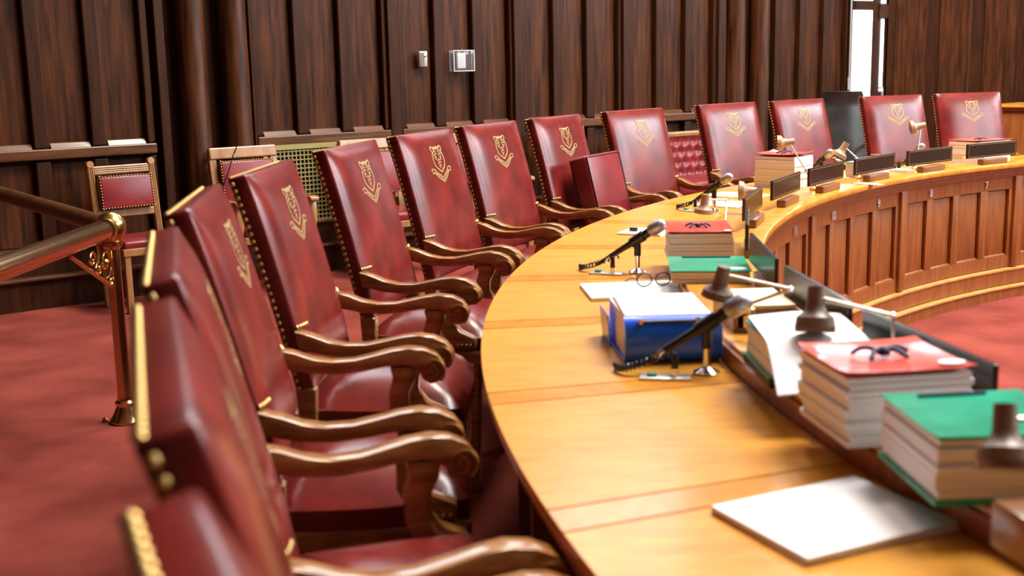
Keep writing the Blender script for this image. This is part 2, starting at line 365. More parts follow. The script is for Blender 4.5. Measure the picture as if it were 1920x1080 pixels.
for txt, a in (('7', 124.6), ('8', 131.3), ('9', 138.3), ('10', 145.2), ('11', 152.1)):
    # digits face the centre of the circle
    M = RZ(a-90+180) @ T_(0, -(RF-.004), .75) @ RX(90)
    M = Matrix.Translation(Vector((RF-.005)*Vector((math.cos(R(a)), math.sin(R(a)), 0)))+Vector((0, 0, .75))) @ RZ(a-90) @ RX(90)
    text_mesh('desk_number', txt, .066, .004, NUMBER, desk, M)
# outer apron, kneehole dividers
MB().sector(R1-.075, R1-.05, A0, A1, .70, TZ-.034, 120).build('apron', MAHOG, desk, smooth=30)
for j in JO:
    MB().sector(RF+.06, R1-.09, j-.2, j+.2, 0, TZ-.034, 1).build('divider_leg', MAHOG, desk, smooth=0)

# ------------------------------------------------------------------ high-backed chairs
def back_pt(x, z, front=True, W=.30, z0=.66, z1=1.285):
    t = (z-z0)/(z1-z0)
    y = -.19-.258*(z-.66)+.02*(t-t*t)
    if front:
        ex = max(0, 1-abs(x/W)**6); ez = max(0, 1-abs(2*t-1)**8)
        y += .024*min(ex, 1)*ez
    else: y -= .055; z -= .014*max(0, t)**8
    return (x, y, z)
def strip(mb, pts, wdt, surf, closed=False):
    pts = [Vector((p[0], p[1])) for p in pts]; n = len(pts); vs = []
    for i in range(n):
        a = pts[(i-1) % n] if (closed or i) else pts[i]; b = pts[(i+1) % n] if (closed or i < n-1) else pts[i]
        t = (b-a).normalized(); nn = Vector((-t.y, t.x))*wdt/2
        vs += [surf(pts[i]+nn), surf(pts[i]-nn)]
    fs = []
    for i in range(n if closed else n-1): j = (i+1) % n; fs.append((2*i, 2*i+1, 2*j+1, 2*j))
    mb.add(vs, fs)
def crest(parent):
    mb = MB()
    def surf(p):
        x, z = p.x*1.22, 1.147+p.y*1.12
        q = back_pt(x, z); return (q[0], q[1]+.0018, q[2])
    half = [(0, .056), (.010, .061), (.020, .056), (.030, .060), (.042, .063), (.048, .055), (.042, .049), (.038, .040), (.044, .027), (.047, .008), (.042, -.010), (.030, -.022), (.014, -.031), (0, -.040)]
    for sx in (1, -1):
        strip(mb, [(sx*a, b) for a, b in half], .0052, surf)
        strip(mb, [(sx*.026, .054), (sx*.017, .050), (sx*.008, .055), (0, .050)], .0035, surf)
        rib = [(.086, -.026), (.070, -.022), (.058, -.026), (.048, -.036), (.034, -.044), (.020, -.050), (.008, -.058), (0, -.060)]
        strip(mb, [(sx*a, b) for a, b in rib], .0036, surf)
        rib2 = [(.080, -.040), (.068, -.038), (.056, -.044), (.044, -.055), (.030, -.064), (.016, -.071), (.006, -.077), (0, -.079)]
        strip(mb, [(sx*a, b) for a, b in rib2], .0036, surf)
        strip(mb, [(sx*.086, -.026), (sx*.078, -.033), (sx*.080, -.040)], .0034, surf)
        strip(mb, [(sx*.058, -.026), (sx*.056, -.044)], .0034, surf)
        for a, b in ((.050, -.042), (.043, -.047), (.036, -.052), (.028, -.056), (.020, -.061), (.012, -.066), (.004, -.069)):
            strip(mb, [(sx*a, b+.0045), (sx*(a-.003), b-.0045)], .0034, surf)
    for cx, cz in ((-.021, .030), (.021, .030), (0, -.004)):   # three vines
        for dx, dz in ((-.009, .012), (.001, .015), (.010, .010), (-.010, .002), (0, .003), (.009, -.002), (-.005, -.009), (.005, -.011), (0, -.018)):
            strip(mb, [(cx+dx-.0032, cz+dz), (cx+dx+.0032, cz+dz+.001)], .0062, surf)
    o = mb.build('gold_crest', GOLD, parent, smooth=0); o['label'] = 'gold printed shield crest with ribbon scroll'
    return o
def arm_profile():
    top = [(-.235, .838), (-.19, .826), (-.14, .806), (-.09, .796), (-.03, .797), (.03, .806), (.09, .818), (.14, .823), (.185, .817), (.222, .800), (.243, .774), (.243, .748), (.226, .728), (.200, .722), (.178, .734), (.170, .752)]
    bot = [(.150, .772), (.12, .778), (.07, .776), (.0, .767), (-.07, .761), (-.14, .766), (-.225, .784)]
    return [(y*.93-.012 if y > 0 else y, z) for y, z in top+bot]
def make_chair(label):
    t = empty('high_back_chair', (0, 0, 0), 0, label, 'chair', 'red leather high-backed chairs around the curved desk')
    nx, nz = 12, 16
    vs = []; fs = []; W = .30
    for fr in (True, False):
        for j in range(nz+1):
            for i in range(nx+1): vs.append(back_pt(-W+2*W*i/nx, .66+.625*j/nz, fr))
    N = (nx+1)*(nz+1)
    for j in range(nz):
        for i in range(nx):
            a = j*(nx+1)+i; fs.append((a, a+1, a+nx+2, a+nx+1)); b = N+a; fs.append((b, b+nx+1, b+nx+2, b+1))
    for j in range(nz):
        for i in (0, nx): a = j*(nx+1)+i; fs.append((a, a+nx+1, N+a+nx+1, N+a))
    for i in range(nx):
        for j in (0, nz): a = j*(nx+1)+i; fs.append((a, a+1, N+a+1, N+a))
    bk = MB().add(vs, fs).build('backrest', LEATHER, t, smooth=50, bevel=.008)
    nl = MB()
    k = .60
    while k < 1.284:
        for sx in (-1, 1):
            q = back_pt(sx*.301, k, False); nl.dome((q[0], q[1]+.010, q[2]), .0085, (sx, 0, 0))
        k += .0215
    for i in range(27):
        q = back_pt(-.285+.57*i/26, 1.285, False); nl.dome((q[0], q[1]+.006, q[2]+.001), .0085, (0, -.4, 1))
    tag(nl.build('nail_trim', NAIL, bk, smooth=60), kind='stuff')
    crest(bk)
    # back posts below the leather
    for sx in (-1, 1):
        MB().prism([(-.185, .665), (-.245, .665), (-.235, .50), (-.30, .0), (-.265, .0), (-.19, .50)], sx*.285-.022, sx*.285+.022, Matrix(((0, 0, 1, 0), (1, 0, 0, 0), (0, 1, 0, 0), (0, 0, 0, 1)))).build('back_leg', ARMWOOD, t, smooth=0, bevel=.006)
        arm = MB().prism(arm_profile(), sx*.298-.026, sx*.298+.026, Matrix(((0, 0, 1, 0), (1, 0, 0, 0), (0, 1, 0, 0), (0, 0, 0, 1)))).build('arm', ARMWOOD, t, smooth=40, bevel=.0035)
        for side in (-1, 1):
            pts = []
            for q in range(26):
                an = -1.0+q*.42; rr = .036*(1-q/30.0)
                pts.append((sx*.298+side*.026, .180+rr*math.cos(an), .760+rr*math.sin(an)))
            MB().tube(pts, .0042, 6).build('scroll', ARMWOOD, arm, smooth=60)
        sup = [(.065, .772), (.138, .772), (.132, .735), (.115, .700), (.112, .660), (.140, .625), (.195, .600), (.195, .560), (.130, .560), (.085, .590), (.060, .640), (.060, .700), (.072, .740)]
        MB().prism(sup, sx*.298-.024, sx*.298+.024, Matrix(((0, 0, 1, 0), (1, 0, 0, 0), (0, 1, 0, 0), (0, 0, 0, 1)))).build('arm_support', ARMWOOD, t, smooth=40, bevel=.007)
        st = MB()
        for i in range(5): q = back_pt(sx*(.297-.013*i), .845, True); st.dome((q[0], q[1]+.003, q[2]), .007, (0, 1, .2))
        for i in range(4): st.dome((sx*.325, .13+.016*i, .575), .007, (sx, 0, 0))
        tag(st.build('arm_nails', NAIL, t, smooth=60), kind='stuff')
        MB().prism([(.20, .53), (.145, .53), (.155, .25), (.15, .0), (.185, .0), (.195, .25)], sx*.255-.024, sx*.255+.024, Matrix(((0, 0, 1, 0), (1, 0, 0, 0), (0, 1, 0, 0), (0, 0, 0, 1)))).build('front_leg', ARMWOOD, t, smooth=0, bevel=.008)
    # seat: domed cushion on a rail
    n = 16; vs = []; fs = []
    for j in range(n+1):
        for i in range(n+1):
            u, v = -1+2*i/n, -1+2*j/n
            x = u*math.sqrt(1-.16*v*v)*.285; y = v*math.sqrt(1-.16*u*u)*.245+.0
            e = max(abs(u), abs(v)); zz = .590+.085*(1-e**2.6)
            vs.append((x, y, zz))
    for j in range(n):
        for i in range(n): a = j*(n+1)+i; fs.append((a, a+1, a+n+2, a+n+1))
    rim = [i for i in range(n+1)]+[(j+1)*(n+1)-1 for j in range(1, n+1)]+[n*(n+1)+i for i in range(n-1, -1, -1)]+[j*(n+1) for j in range(n-1, 0, -1)]
    base = len(vs)
    for r_ in rim: q = vs[r_]; vs.append((q[0]*1.0, q[1]*1.0, .54))
    for q in range(len(rim)): q2 = (q+1) % len(rim); fs.append((rim[q], rim[q2], base+q2, base+q))
    fs.append(tuple(range(base, base+len(rim))))
    MB().add(vs, fs).build('seat', LEATHER, t, smooth=50)
    MB().box((0, -.005, .515), (.56, .47, .055)).build('seat_rail', ARMWOOD, t, smooth=0, bevel=.012)
    return t
CH = [(203.7, .575), (197.2, .572), (190.9, .605), (183.6, .668), (176.5, .655), (168.16, .67), (161.26, .66), (154.73, .665), (147.98, .67), (140.73, .67), (131.8, .68), (125.12, .665), (116.98, .675), (110.67, .675)]
WHERE = ['red leather high-backed chair, only its studded top edge and front corner showing', 'red leather high-backed chair seen edge-on beside the white paper pile',
 'red leather high-backed chair with scrolled arm reaching toward the tall red-topped paper stack', 'red leather high-backed chair pulled up level with the blue binder',
 'red leather high-backed chair overlapping the oak visitor armchair beside the wall grille', 'red leather high-backed chair in front of the olive wall grille',
 'red leather high-backed chair below the small wall switch box', 'red leather high-backed chair below the white wall thermostat',
 'red leather high-backed chair with a loose square cushion propped on it', 'red leather high-backed chair between the propped cushion and the tufted settee',
 'red leather high-backed chair between the tufted settee and the far red-topped stack', 'red leather high-backed chair between the far red-topped stack and the black office chair',
 'red leather high-backed chair behind the tan lamp held high', 'red leather high-backed chair behind the red-covered folder stack, near the mahogany pedestal']
proto = make_chair(WHERE[0])
for i, ((a, rad), lb) in enumerate(zip(CH, WHERE)):
    o = proto if i == 0 else copy_tree(proto)
    o['label'] = lb
    o.location = pol(a, rad-.355); o.rotation_euler = (0, 0, R(a+90+[0, 0, 0, 0, 1, 0, -2, -1, 3, -3, -2, 4, -2, -5][i]))
for o_, (mx, my, th) in zip([proto]+[bpy.data.objects['high_back_chair.%03d' % k] for k in (1, 2, 3)], ((-.155, .490, 113.0), (-.400, 1.205, 107.3), (-.602, 1.922, 105.5), (-.768, 2.775, 97.0))):
    f_ = R(th-90); o_.location = (mx+.406*math.cos(f_), my+.406*math.sin(f_), 0); o_.rotation_euler = (0, 0, R(th-180))
# loose cushion on one chair
a, rad = CH[8]; p = pol(a, rad-.355)
cu = empty('seat_cushion', (p.x, p.y, .648), a+90+3, 'loose square maroon leather box cushion standing on a chair seat', 'cushion')
M = T_(-.03, -.03, .0) @ RX(14)
MB().box((0, 0, .215), (.44, .11, .43), M).build('body', LEATHER2, cu, bevel=.02, seg=3)
pp = MB()
for sy in (-.053, .053):
    pts = [(-.212, sy, .01), (.212, sy, .01), (.212, sy, .42), (-.212, sy, .42), (-.212, sy, .01)]
    pp.tube(pts, .005, 6, M)
pp.build('piping', plain('piping', (.06, .006, .006), .3), cu)

# ------------------------------------------------------------------ things on the desk
def place(name, a, rad, z, label, cat, rot=0, group=None):
    p = pol(a, rad, z); return empty(name, p, a+90+rot, label, cat, group)   # local +Y points to the circle centre
def at(name, x, y, z, rot, label, cat, group=None): return empty(name, (x, y, z), rot, label, cat, group)
def slab(mb, w_, d_, z0, z1, M=I4, j=0): return mb.box((random.uniform(-j, j), random.uniform(-j, j), (z0+z1)/2), (w_, d_, z1-z0), M)
def stack(t, w_, d_, h, n, cover, base=None, j=.004, curl=.0):
    """pile of bound bills: n booklets then a coloured cover"""
    z = 0.0
    if base:
        MB().box((0, 0, .005), (w_+.012, d_+.012, .010)).build('back_cover', base, t, smooth=0, bevel=.002); z = .010
    hh = (h-z)/n
    for i in range(n):
        slab(MB(), w_, d_, z+hh*i, z+hh*(i+1)-.0008, j=j).build('booklet', PAGES, t, smooth=0)
    # cover as a gently wavy sheet
    N = 10; vs = []; fs = []
    for k in range(2):
        for jj in range(N+1):
            for i in range(N+1):
                u, v = i/N-.5, jj/N-.5
                zz = h+.002+k*.0025+curl*((2*v)**4*.6+(2*u)**4*.4)
                vs.append((u*(w_+.010), v*(d_+.010), zz))
    q = (N+1)**2
    for jj in range(N):
        for i in range(N):
            a_ = jj*(N+1)+i; fs += [(a_, a_+N+1, a_+N+2, a_+1), (q+a_, q+a_+1, q+a_+N+2, q+a_+N+1)]
    for i in range(N):
        for a_, b_ in ((i, i+1), (N*(N+1)+i, N*(N+1)+i+1), (i*(N+1), (i+1)*(N+1)), (i*(N+1)+N, (i+1)*(N+1)+N)): fs.append((a_, b_, q+b_, q+a_))
    MB().add(vs, fs).build('cover', cover, t, smooth=40)
def bow(t, z, s=1.0):
    mb = MB()
    for k, (ax, ay) in enumerate(((.05, .012), (-.05, .016), (.03, -.03), (-.035, -.03))):
        pts = [(ax*q*s, ay*q*s+.01*math.sin(q*3.1), z+.009*math.sin(q*math.pi)*s) for q in [i/8 for i in range(9)]]
        mb.tube(pts, .0045*s, 6)
    mb.lathe([(.002, 0), (.012*s, .004), (.010*s, .014*s), (.002, .018*s)], 10, T_(0, 0, z-.004))
    mb.build('ribbon_bow', NAVY, t, smooth=60)
# near white paper piles
t = at('paper_pile', .515, 1.828, TZ, 24, 'low pile of blank white papers lying flat on the honey desk top', 'papers')
slab(MB(), .305, .245, 0, .006).build('sheets', PAPER, t, smooth=0)
slab(MB(), .305, .245, .0065, .013, RZ(1.5)).build('sheets', PAPER, t, smooth=0)
# green-topped stack at the right
t = at('green_bill_stack', .762, 1.862, LZ, 3, 'stack of bound bills with turquoise green cover beside the white paper pile', 'papers')
stack(t, .235, .235, .105, 7, GREENC, GREENC, .005, .004)
MB().box((0, .105, .114), (.12, .006, .004), RZ(2)).build('fastener', NAVY, t, smooth=0)
# brown slotted box
t = at('slotted_box', .735, 1.545, LZ, 10, 'small brown wooden box with a dark slot beside the green stack', 'box')
MB().box((0, 0, .036), (.12, .10, .072)).build('body', BROWNBOX, t, bevel=.008)
MB().box((0, -.0505, .054), (.085, .003, .008)).build('slot', BLACK, t, smooth=0)
MB().box((.02, 0, .0735), (.07, .07, .003)).build('gloss_panel', GLOSSBROWN, t, smooth=0)  # added glossy brown panel, stands for window glare on the box top
# tall red stack
t = at('red_bill_stack', .692, 2.152, LZ, 8, 'tall stack of white bills under a shiny red cover, navy bow on top', 'papers')
stack(t, .235, .225, .128, 11, REDC, None, .006, .010)
bow(t, .140, 1.1)
MB().lathe([(.016, 0), (.016, .0012)], 20, T_(.09, -.085, .141) @ Matrix.Scale(1.6, 4, (1, 0, 0))).build('sticker', PAPER, t, smooth=0)
# green stack with loose white sheets
t = at('draped_bill_stack', .645, 2.545, LZ, 2, 'stack of green-covered bills with loose white sheets sliding off it', 'papers')
MB().box((0, 0, .012), (.22, .24, .024)).build('black_book', BLACK, t, bevel=.003)
for k, (z0, z1) in enumerate(((.026, .05), (.051, .075), (.076, .095))):
    slab(MB(), .205, .235, z0, z1, j=.004).build('booklet', PAGES, t, smooth=0)
MB().box((0, 0, .0975), (.215, .24, .004)).build('cover', GREENC, t, smooth=0)
MB().box((0, 0, .0245), (.226, .246, .003)).build('back_cover', GREENC, t, smooth=0)
N = 12; vs = []; fs = []
for k in range(2):
    for j in range(N+1):
        v = j/N; y = .13-.385*v; zz = .106-.080*max(0, v-.64)**1.15/.36**1.15 + .004*k
        for i in range(5): u = i/4-.5; vs.append((.010+u*.215-.030*v, y, zz+.004*math.cos(u*6)))
for k in range(2):
    for j in range(N):
        for i in range(4): q = k*(N+1)*5+j*5+i; fs.append((q, q+1, q+6, q+5))
MB().add(vs, fs).build('loose_sheets', PAPER, t, smooth=60)
# wooden tray with cream pad
t = at('wooden_tray', .645, 3.085, LZ, 2, 'brown wooden desk tray holding a cream writing pad', 'tray')
tr = MB(); tr.box((0, 0, .006), (.17, .25, .012)).box((-.08, 0, .03), (.012, .25, .05)).box((.08, 0, .03), (.012, .25, .05)).box((0, .119, .03), (.17, .012, .05)).box((0, 0, .052), (.17, .25, .008))
tr.build('tray_body', BROWNBOX, t, smooth=0)
MB().box((0, 0, .063), (.155, .235, .012)).build('pad', CREAM, t, smooth=0, bevel=.002)
MB().box((-.05, -.127, .03), (.02, .006, .03)).lathe([(.006, 0), (.006, .01)], 8, T_(-.05, -.128, .03) @ RX(90)).build('latch', BRASS, t)
# blue binder
t = at('blue_binder', .388, 3.05, TZ, 4, 'thick blue ring binder lying flat with white sheets on top', 'binder')
MB().box((0, .02, .004), (.245, .34, .006)).build('bottom_cover', BLUEC, t, smooth=0, bevel=.002)
slab(MB(), .225, .285, .0085, .110).build('pages', PAGES, t, smooth=0)
prof = [(-.150-.030*math.cos(q), .060+.058*math.sin(q)) for q in [-math.pi/2+math.pi*i/10 for i in range(11)]]
prof += [(-.149+.0*q, .114) for q in (0,)]+[(-.148, .006)]
MB().prism([(y, z) for y, z in prof], -.1225, .1225, Matrix(((0, 0, 1, 0), (1, 0, 0, 0), (0, 1, 0, 0), (0, 0, 0, 1)))).build('spine', BLUEC, t, smooth=50)
MB().box((-.126, .10, .05), (.004, .14, .095), RY(-5)).build('front_cover', BLUEC, t, smooth=0, bevel=.002)
mb = MB().tube([(-.08, -.168, .108), (.06, -.170, .108)], .004, 8)
mb.build('rod', PLASTIC, t); [MB().lathe([(.006, 0), (.006, .012)], 10, T_(x_, -.17, .104)).build('post', BRASS, t) for x_ in (-.082, .062)]
slab(MB(), .215, .275, .1105, .119, RZ(-3)).build('sheets', PAPER, t, smooth=0)
# writing pad with glasses
t = at('notepad', .395, 3.83, TZ, 5, 'white writing pad under the eyeglasses, beside the blue binder', 'notepad')
MB().box((0, 0, .006), (.31, .255, .012)).build('sheets', PAPER, t, smooth=0, bevel=.002)
t = at('eyeglasses', .47, 3.86, TZ+.012, 15, 'dark wire eyeglasses resting on the white writing pad', 'eyeglasses')
for sx in (-1, 1):
    MB().tube([(sx*.033+.026*math.cos(q), 0, .024+.021*math.sin(q)) for q in [2*math.pi*i/18 for i in range(19)]], .0025, 6).build('rim', NAVY, t)
    MB().tube([(sx*.060, 0, .030), (sx*.062, .05, .022), (sx*.060, .11, .004)], .0022, 6).build('temple', NAVY, t)
# green folder between
t = at('green_folder', .640, 3.80, LZ, -6, 'thin stack of bills in a green cover with a white oval sticker', 'folder')
stack(t, .245, .285, .035, 3, GREENC, None, .003, .0)
MB().lathe([(.020, 0), (.020, .0015)], 20, T_(.085, -.105, .040) @ Matrix.Scale(1.5, 4, (1, 0, 0))).build('sticker', PAPER, t, smooth=0)
MB().box((0, .12, .041), (.16, .008, .005)).build('fastener', NAVY, t, smooth=0)
# second red stack
t = at('red_bill_stack', .672, 4.21, LZ, -4, 'stack of white bills with red cover and blue band, behind the green folder', 'papers')
stack(t, .220, .28, .098, 8, REDC, None, .004, .006)
bow(t, .106, .9)
MB().lathe([(.012, 0), (.012, .0012)], 16, T_(.092, -.11, .105)).build('sticker', PAPER, t, smooth=0)
t = at('notepad', .60, 5.22, TZ, -25, 'white note card with a black clip near the coiled cable', 'notepad')
MB().box((0, 0, .004), (.20, .20, .008)).build('sheets', PAPER, t, smooth=0); MB().box((-.05, -.02, .016), (.035, .02, .016)).build('clip', BLACK, t, bevel=.003)
t = at('paper_sheets', 1.15, 6.20, TZ, -35, 'loose white papers on the desk between a microphone and the far red-topped stack', 'papers')
slab(MB(), .30, .26, 0, .006).build('sheets', PAPER, t, smooth=0)
t = at('paper_sheets', 1.27, 6.62, TZ, -40, 'white paper sheet lying beside the far red-topped stack', 'papers')
slab(MB(), .30, .22, 0, .005).build('sheets', PAPER, t, smooth=0)
# far red stack with green folder
t = place('red_bill_stack', 138.9, -.27, TZ, 'tall stack of white bills with curling red cover behind the nameplate of desk 10', 'papers')
stack(t, .23, .26, .185, 10, REDC, None, .004, .022)
bow(t, .20, 1.1)
t = place('green_folder', 136.0, -.665, LZ, 'green folder lying behind the nameplate of desk 9', 'folder')
stack(t, .25, .15, .085, 4, GREENC, None, .003, .0)
t = place('red_folder', 117.6, -.26, TZ, 'stack of papers with red cover and dark band behind the desk 7 nameplate', 'folder', 5)
stack(t, .36, .24, .155, 7, REDC, None, .004, .008); bow(t, .165, .9)
t = at('paper_sheet', 1.98, 6.54, LZ, -50, 'small white paper slip on the ledge between two nameplates', 'papers')
MB().box((0, 0, .002), (.16, .06, .004)).build('sheet', PAPER, t, smooth=0)
t = at('paper_sheet', 2.405, 7.262, LZ, -49, 'white and clear papers on the ledge beside desk 8 nameplate', 'papers')
MB().box((0, 0, .006), (.12, .10, .012)).build('sheet', PAPER, t, smooth=0)
t = at('paper_sheet', 3.02, 7.72, LZ, -58, 'short stack of white papers on the ledge between desks 7 and 8', 'papers')
MB().box((0, 0, .02), (.10, .09, .04)).build('sheet', PAPER, t, smooth=0)

# nameplates on wooden bases
PL = [(203.4, 'black-backed nameplate past the brown slotted box'), (196.4, 'black-backed nameplate behind the green-topped stack'), (189.6, 'black-backed nameplate behind the tall red-topped stack'),
 (183.2, 'black-backed nameplate reflecting green beside the wooden tray'), (176.4, 'black-backed nameplate behind the green folder'), (168.6, 'nameplate edge-on beside the second red stack'), (160.2, 'nameplate showing a tan wooden back beside a tan lamp'),
 (152.3, 'dark nameplate angled at the tight bend of the desk, desk 11'), (145.2, 'dark gold-bordered nameplate in front of the far red-topped stack'), (138.0, 'dark gold-bordered nameplate below the tilted-down tan lamp'), (130.8, 'dark gold-bordered nameplate below the lamp held high'), (123.5, 'dark gold-bordered nameplate in front of the red folder')]
for a, lb in PL:
    t = place('nameplate', a, -.835 if a > 165 else -.80, LZ, lb, 'nameplate', 0, 'nameplates along the desk ledge')
    MB().box((0, .012, .018), (.26, .045, .036)).build('base', BROWNBOX, t, bevel=.006)
    MB().box((0, 0, .092), (.515, .012, .092)).build('plate', NAMEPLATE, t, smooth=0, bevel=.002)
    bd = MB()
    for sz in (-1, 1): bd.box((0, .0066, .092+sz*.037), (.485, .0012, .0025))
    for sx in (-1, 1): bd.box((sx*.2425, .0066, .092), (.0025, .0012, .074))
    bd.build('gold_border', PLATEEDGE, t, smooth=0)

# microphones on chrome stands with coiled cables and switch plates
def make_mic(label):
    t = empty('microphone', (0, 0, 0), 0, label, 'microphone', 'desk microphones')
    # local: +Y toward circle centre
    MB().lathe([(.034, 0), (.036, .006), (.014, .016), (.010, .020), (.010, .085)], 20).build('stand', CHROME, t)
    MB().lathe([(.014, .070), (.014, .118), (.009, .124)], 14).build('collar', PLASTIC, t)
    M = T_(0, .0, .135) @ RX(-57)   # axis: local z of body tilts toward +Y and up
    MB().lathe([(.020, -.03), (.022, .03)], 16, M).build('clip', PLASTIC, t)
    b = MB().lathe([(.0105, -.135), (.0125, -.06), (.016, .02), (.0185, .058)], 20, M).build('body', PLASTIC, t)
    MB().lathe([(.0185, .058), (.0245, .066), (.0265, .082), (.0265, .088)], 20, M).build('collar_ring', plain('mic_grey', (.35, .35, .37), .35, .6), t)
    MB().lathe([(.0255, .084), (.027, .094), (.0255, .112), (.0195, .126), (.010, .133), (.0005, .135)], 22, M).build('head', MESHGREY, t, smooth=60)
    MB().lathe([(.0095, -.165), (.0095, -.135)], 14, M).build('connector', CHROME, t)
    tail = M @ Vector((0, 0, -.165)); tail2 = M @ Vector((0, 0, -.215))
    MB().tube([tail, (tail+tail2)/2, tail2], [.009, .007, .003], 10).build('plug_boot', PLASTIC, t)
    # cord falling into a coil on the desk
    p0 = tail2; p1 = Vector((-.02, -.245, .016))
    pts = [p0, p0+(p1-p0)*.35+Vector((0, -.01, -.008)), p0+(p1-p0)*.75+Vector((0, 0, -.004)), p1]
    MB().tube(pts, .0028, 6).build('cord', PLASTIC, t)
    co = []; n = 150
    for i in range(n+1):
        f = i/n; ang = f*2*math.pi*15
        cx = -.02+.05*math.sin(f*math.pi)*1.0-(.0*f); cy = -.25-.03*math.sin(f*math.pi)+.17*f; cz = .013+.05*f*f
        co.append((cx+.009*math.cos(ang), cy, cz+.009*math.sin(ang)))
    MB().tube(co, .0032, 5).build('coiled_cable', PLASTIC, t)
    # switch plate with plug
    pl = MB().box((.06, -.11, .004), (.05, .135, .008)).build('switch_plate', SILVERP, t, bevel=.003)
    MB().box((.06, -.145, .012), (.022, .025, .008)).build('button', GREENB, pl, bevel=.002)
    MB().lathe([(.011, .008), (.011, .028)], 12, T_(.06, -.085, 0)).build('socket', CHROME, pl)
    MB().lathe([(.010, .028), (.009, .062), (.005, .072)], 12, T_(.06, -.085, 0)).build('plug', PLASTIC, pl)
    return t
MICS = [(184.35, -.535, 'microphone on chrome stand in front of the blue binder'), (169.95, -.45, 'microphone leaning before the second red-covered stack'), (151.6, -.42, 'microphone pointing toward the chair with the cushion'), (134.3, -.26, 'microphone behind the desk 9 nameplate, only its round head showing'), (126.9, -.45, 'microphone behind the desk 8 nameplate')]
mp = make_mic(MICS[0][2])
for i, (a, rad, lb) in enumerate(MICS):
    o = mp if i == 0 else copy_tree(mp)
    o['label'] = lb; o.scale = (.9, .9, .9); o.location = pol(a, rad, TZ); o.rotation_euler = (0, 0, R(a+90+(-12 if i < 3 else -20)))

# jointed desk lamps
def lamp(label, base, elbow, head, hdir, col, rim=None, hs=1.0):
    t = empty('desk_lamp', base, 0, label, 'lamp', 'jointed desk lamps')
    B = Vector(base); e = Vector(elbow)-B; h = Vector(head)-B; d = Vector(hdir).normalized()
    MB().lathe([(.022, 0), (.022, .012), (.012, .02), (.008, .028)], 14).build('base', BRASS, t)
    neck = h-d*.03
    MB().tube([(0, 0, .02), e], .0042, 8).build('lower_arm', plain('lamp_arm', (.55, .5, .42), .3, .8), t)
    MB().tube([e, neck], .0042, 8).build('upper_arm', bpy.data.materials['lamp_arm'], t)
    MB().lathe([(.0005, -.008), (.007, -.004), (.007, .004), (.0005, .008)], 10, Matrix.Translation(e)).build('joint', CHROME, t)
    Mh = Matrix.Translation(h) @ d.to_track_quat('Z', 'Y').to_matrix().to_4x4() @ Matrix.Scale(hs, 4)
    MB().lathe([(.012, -.050), (.016, -.050), (.018, -.012), (.022, .0), (.037, .012), (.040, .030), (.037, .030), (.030, .014), (.001, .008)], 24, Mh).build('shade', col, t, smooth=40)
    if rim: MB().lathe([(.0385, .030), (.041, .030), (.041, .042), (.0385, .042)], 24, Mh).build('rim', rim, t, smooth=40)
lamp('brown desk lamp with shiny rim hanging over the loose white sheets', (.782, 2.345, LZ), (.775, 2.36, 1.05), (.635, 2.43, 1.048), (-.05, -.2, -1), BROWNLAMP, GLOSSBROWN, 1.05)
lamp('tan desk lamp on a long folded arm behind the front microphone', (.585, 2.885, LZ+.069), (.665, 2.77, 1.03), (.505, 2.83, 1.03), (-.2, .1, -1), BROWNLAMP)
lamp('brown desk lamp with shiny rim over the green-topped stack', (.875, 1.63, LZ), (.87, 1.64, 1.05), (.715, 1.655, 1.015), (-.1, -.4, -1), BROWNLAMP, GLOSSBROWN, 1.05)
lamp('tan desk lamp standing behind the second red-covered stack', (.86, 4.72, LZ), (.90, 4.9, 1.0), (.795, 4.83, .985), (-.1, .0, -1), TAN)
lamp('tan desk lamp turned sideways beside the edge-on nameplate', (1.10, 5.22, LZ), (1.09, 5.30, .94), (1.075, 5.375, .985), (-1, .15, .05), TAN, None, 1.15)
lamp('tan desk lamp raised above the far red-topped stack', (1.62, 6.30, LZ), (1.60, 6.40, .98), (1.53, 6.62, 1.115), (-1, .2, -.1), TAN, None, 1.15)
lamp('tan desk lamp tilted down behind the desk 9 nameplate', (2.02, 6.85, LZ), (2.02, 6.84, .99), (1.93, 6.90, 1.04), (-.5, .1, -.9), TAN, None, 1.15)
lamp('tan desk lamp held high above the desk 8 nameplate', (2.517, 7.35, LZ), (2.53, 7.36, .99), (2.535, 7.42, 1.142), (-1, .1, -.2), TAN, None, 1.15)

# ------------------------------------------------------------------ brass railing at the left
rl = empty('brass_railing', (-1.78, 5.24, 0), 0, 'polished brass handrail with ball-topped post and scroll bracket on red carpet', 'railing')
MB().lathe([(.075, 0), (.078, .012), (.062, .03), (.048, .06), (.040, .075), (.046, .085), (.046, .095), (.036, .105), (.032, .13), (.031, .80), (.044, .815), (.044, .83), (.03, .84)], 28).build('post', COPPER, rl)
MB().lathe([(.028, .825), (.05, .845), (.062, .875), (.066, .90), (.062, .928), (.045, .955), (.02, .966), (.001, .968)], 28).build('ball', BRASS, rl, smooth=60)
dn = Vector((-.04, -1, 0)).normalized()
MB().tube([Vector((0, 0, .895)), Vector((0, 0, .895))+dn*4.6], .046, 20).build('handrail', COPPER, rl)
MB().tube([Vector((0, 0, .895))+dn*.062, Vector((0, 0, .895))+dn*.085], .053, 20).build('collar', BRASS, rl)
df = Vector((-1.15, 1.6, 0)).normalized()
MB().tube([Vector((0, 0, .90)), Vector((0, 0, .90))+df*3.0], .042, 18).build('wood_handrail', RAILW, rl)
br = MB()
def bpt(u, v): return Vector((0, 0, .84))+dn*u+Vector((0, 0, -v))
br.tube([bpt(.46, .0), bpt(.03, .21)], .009, 8)
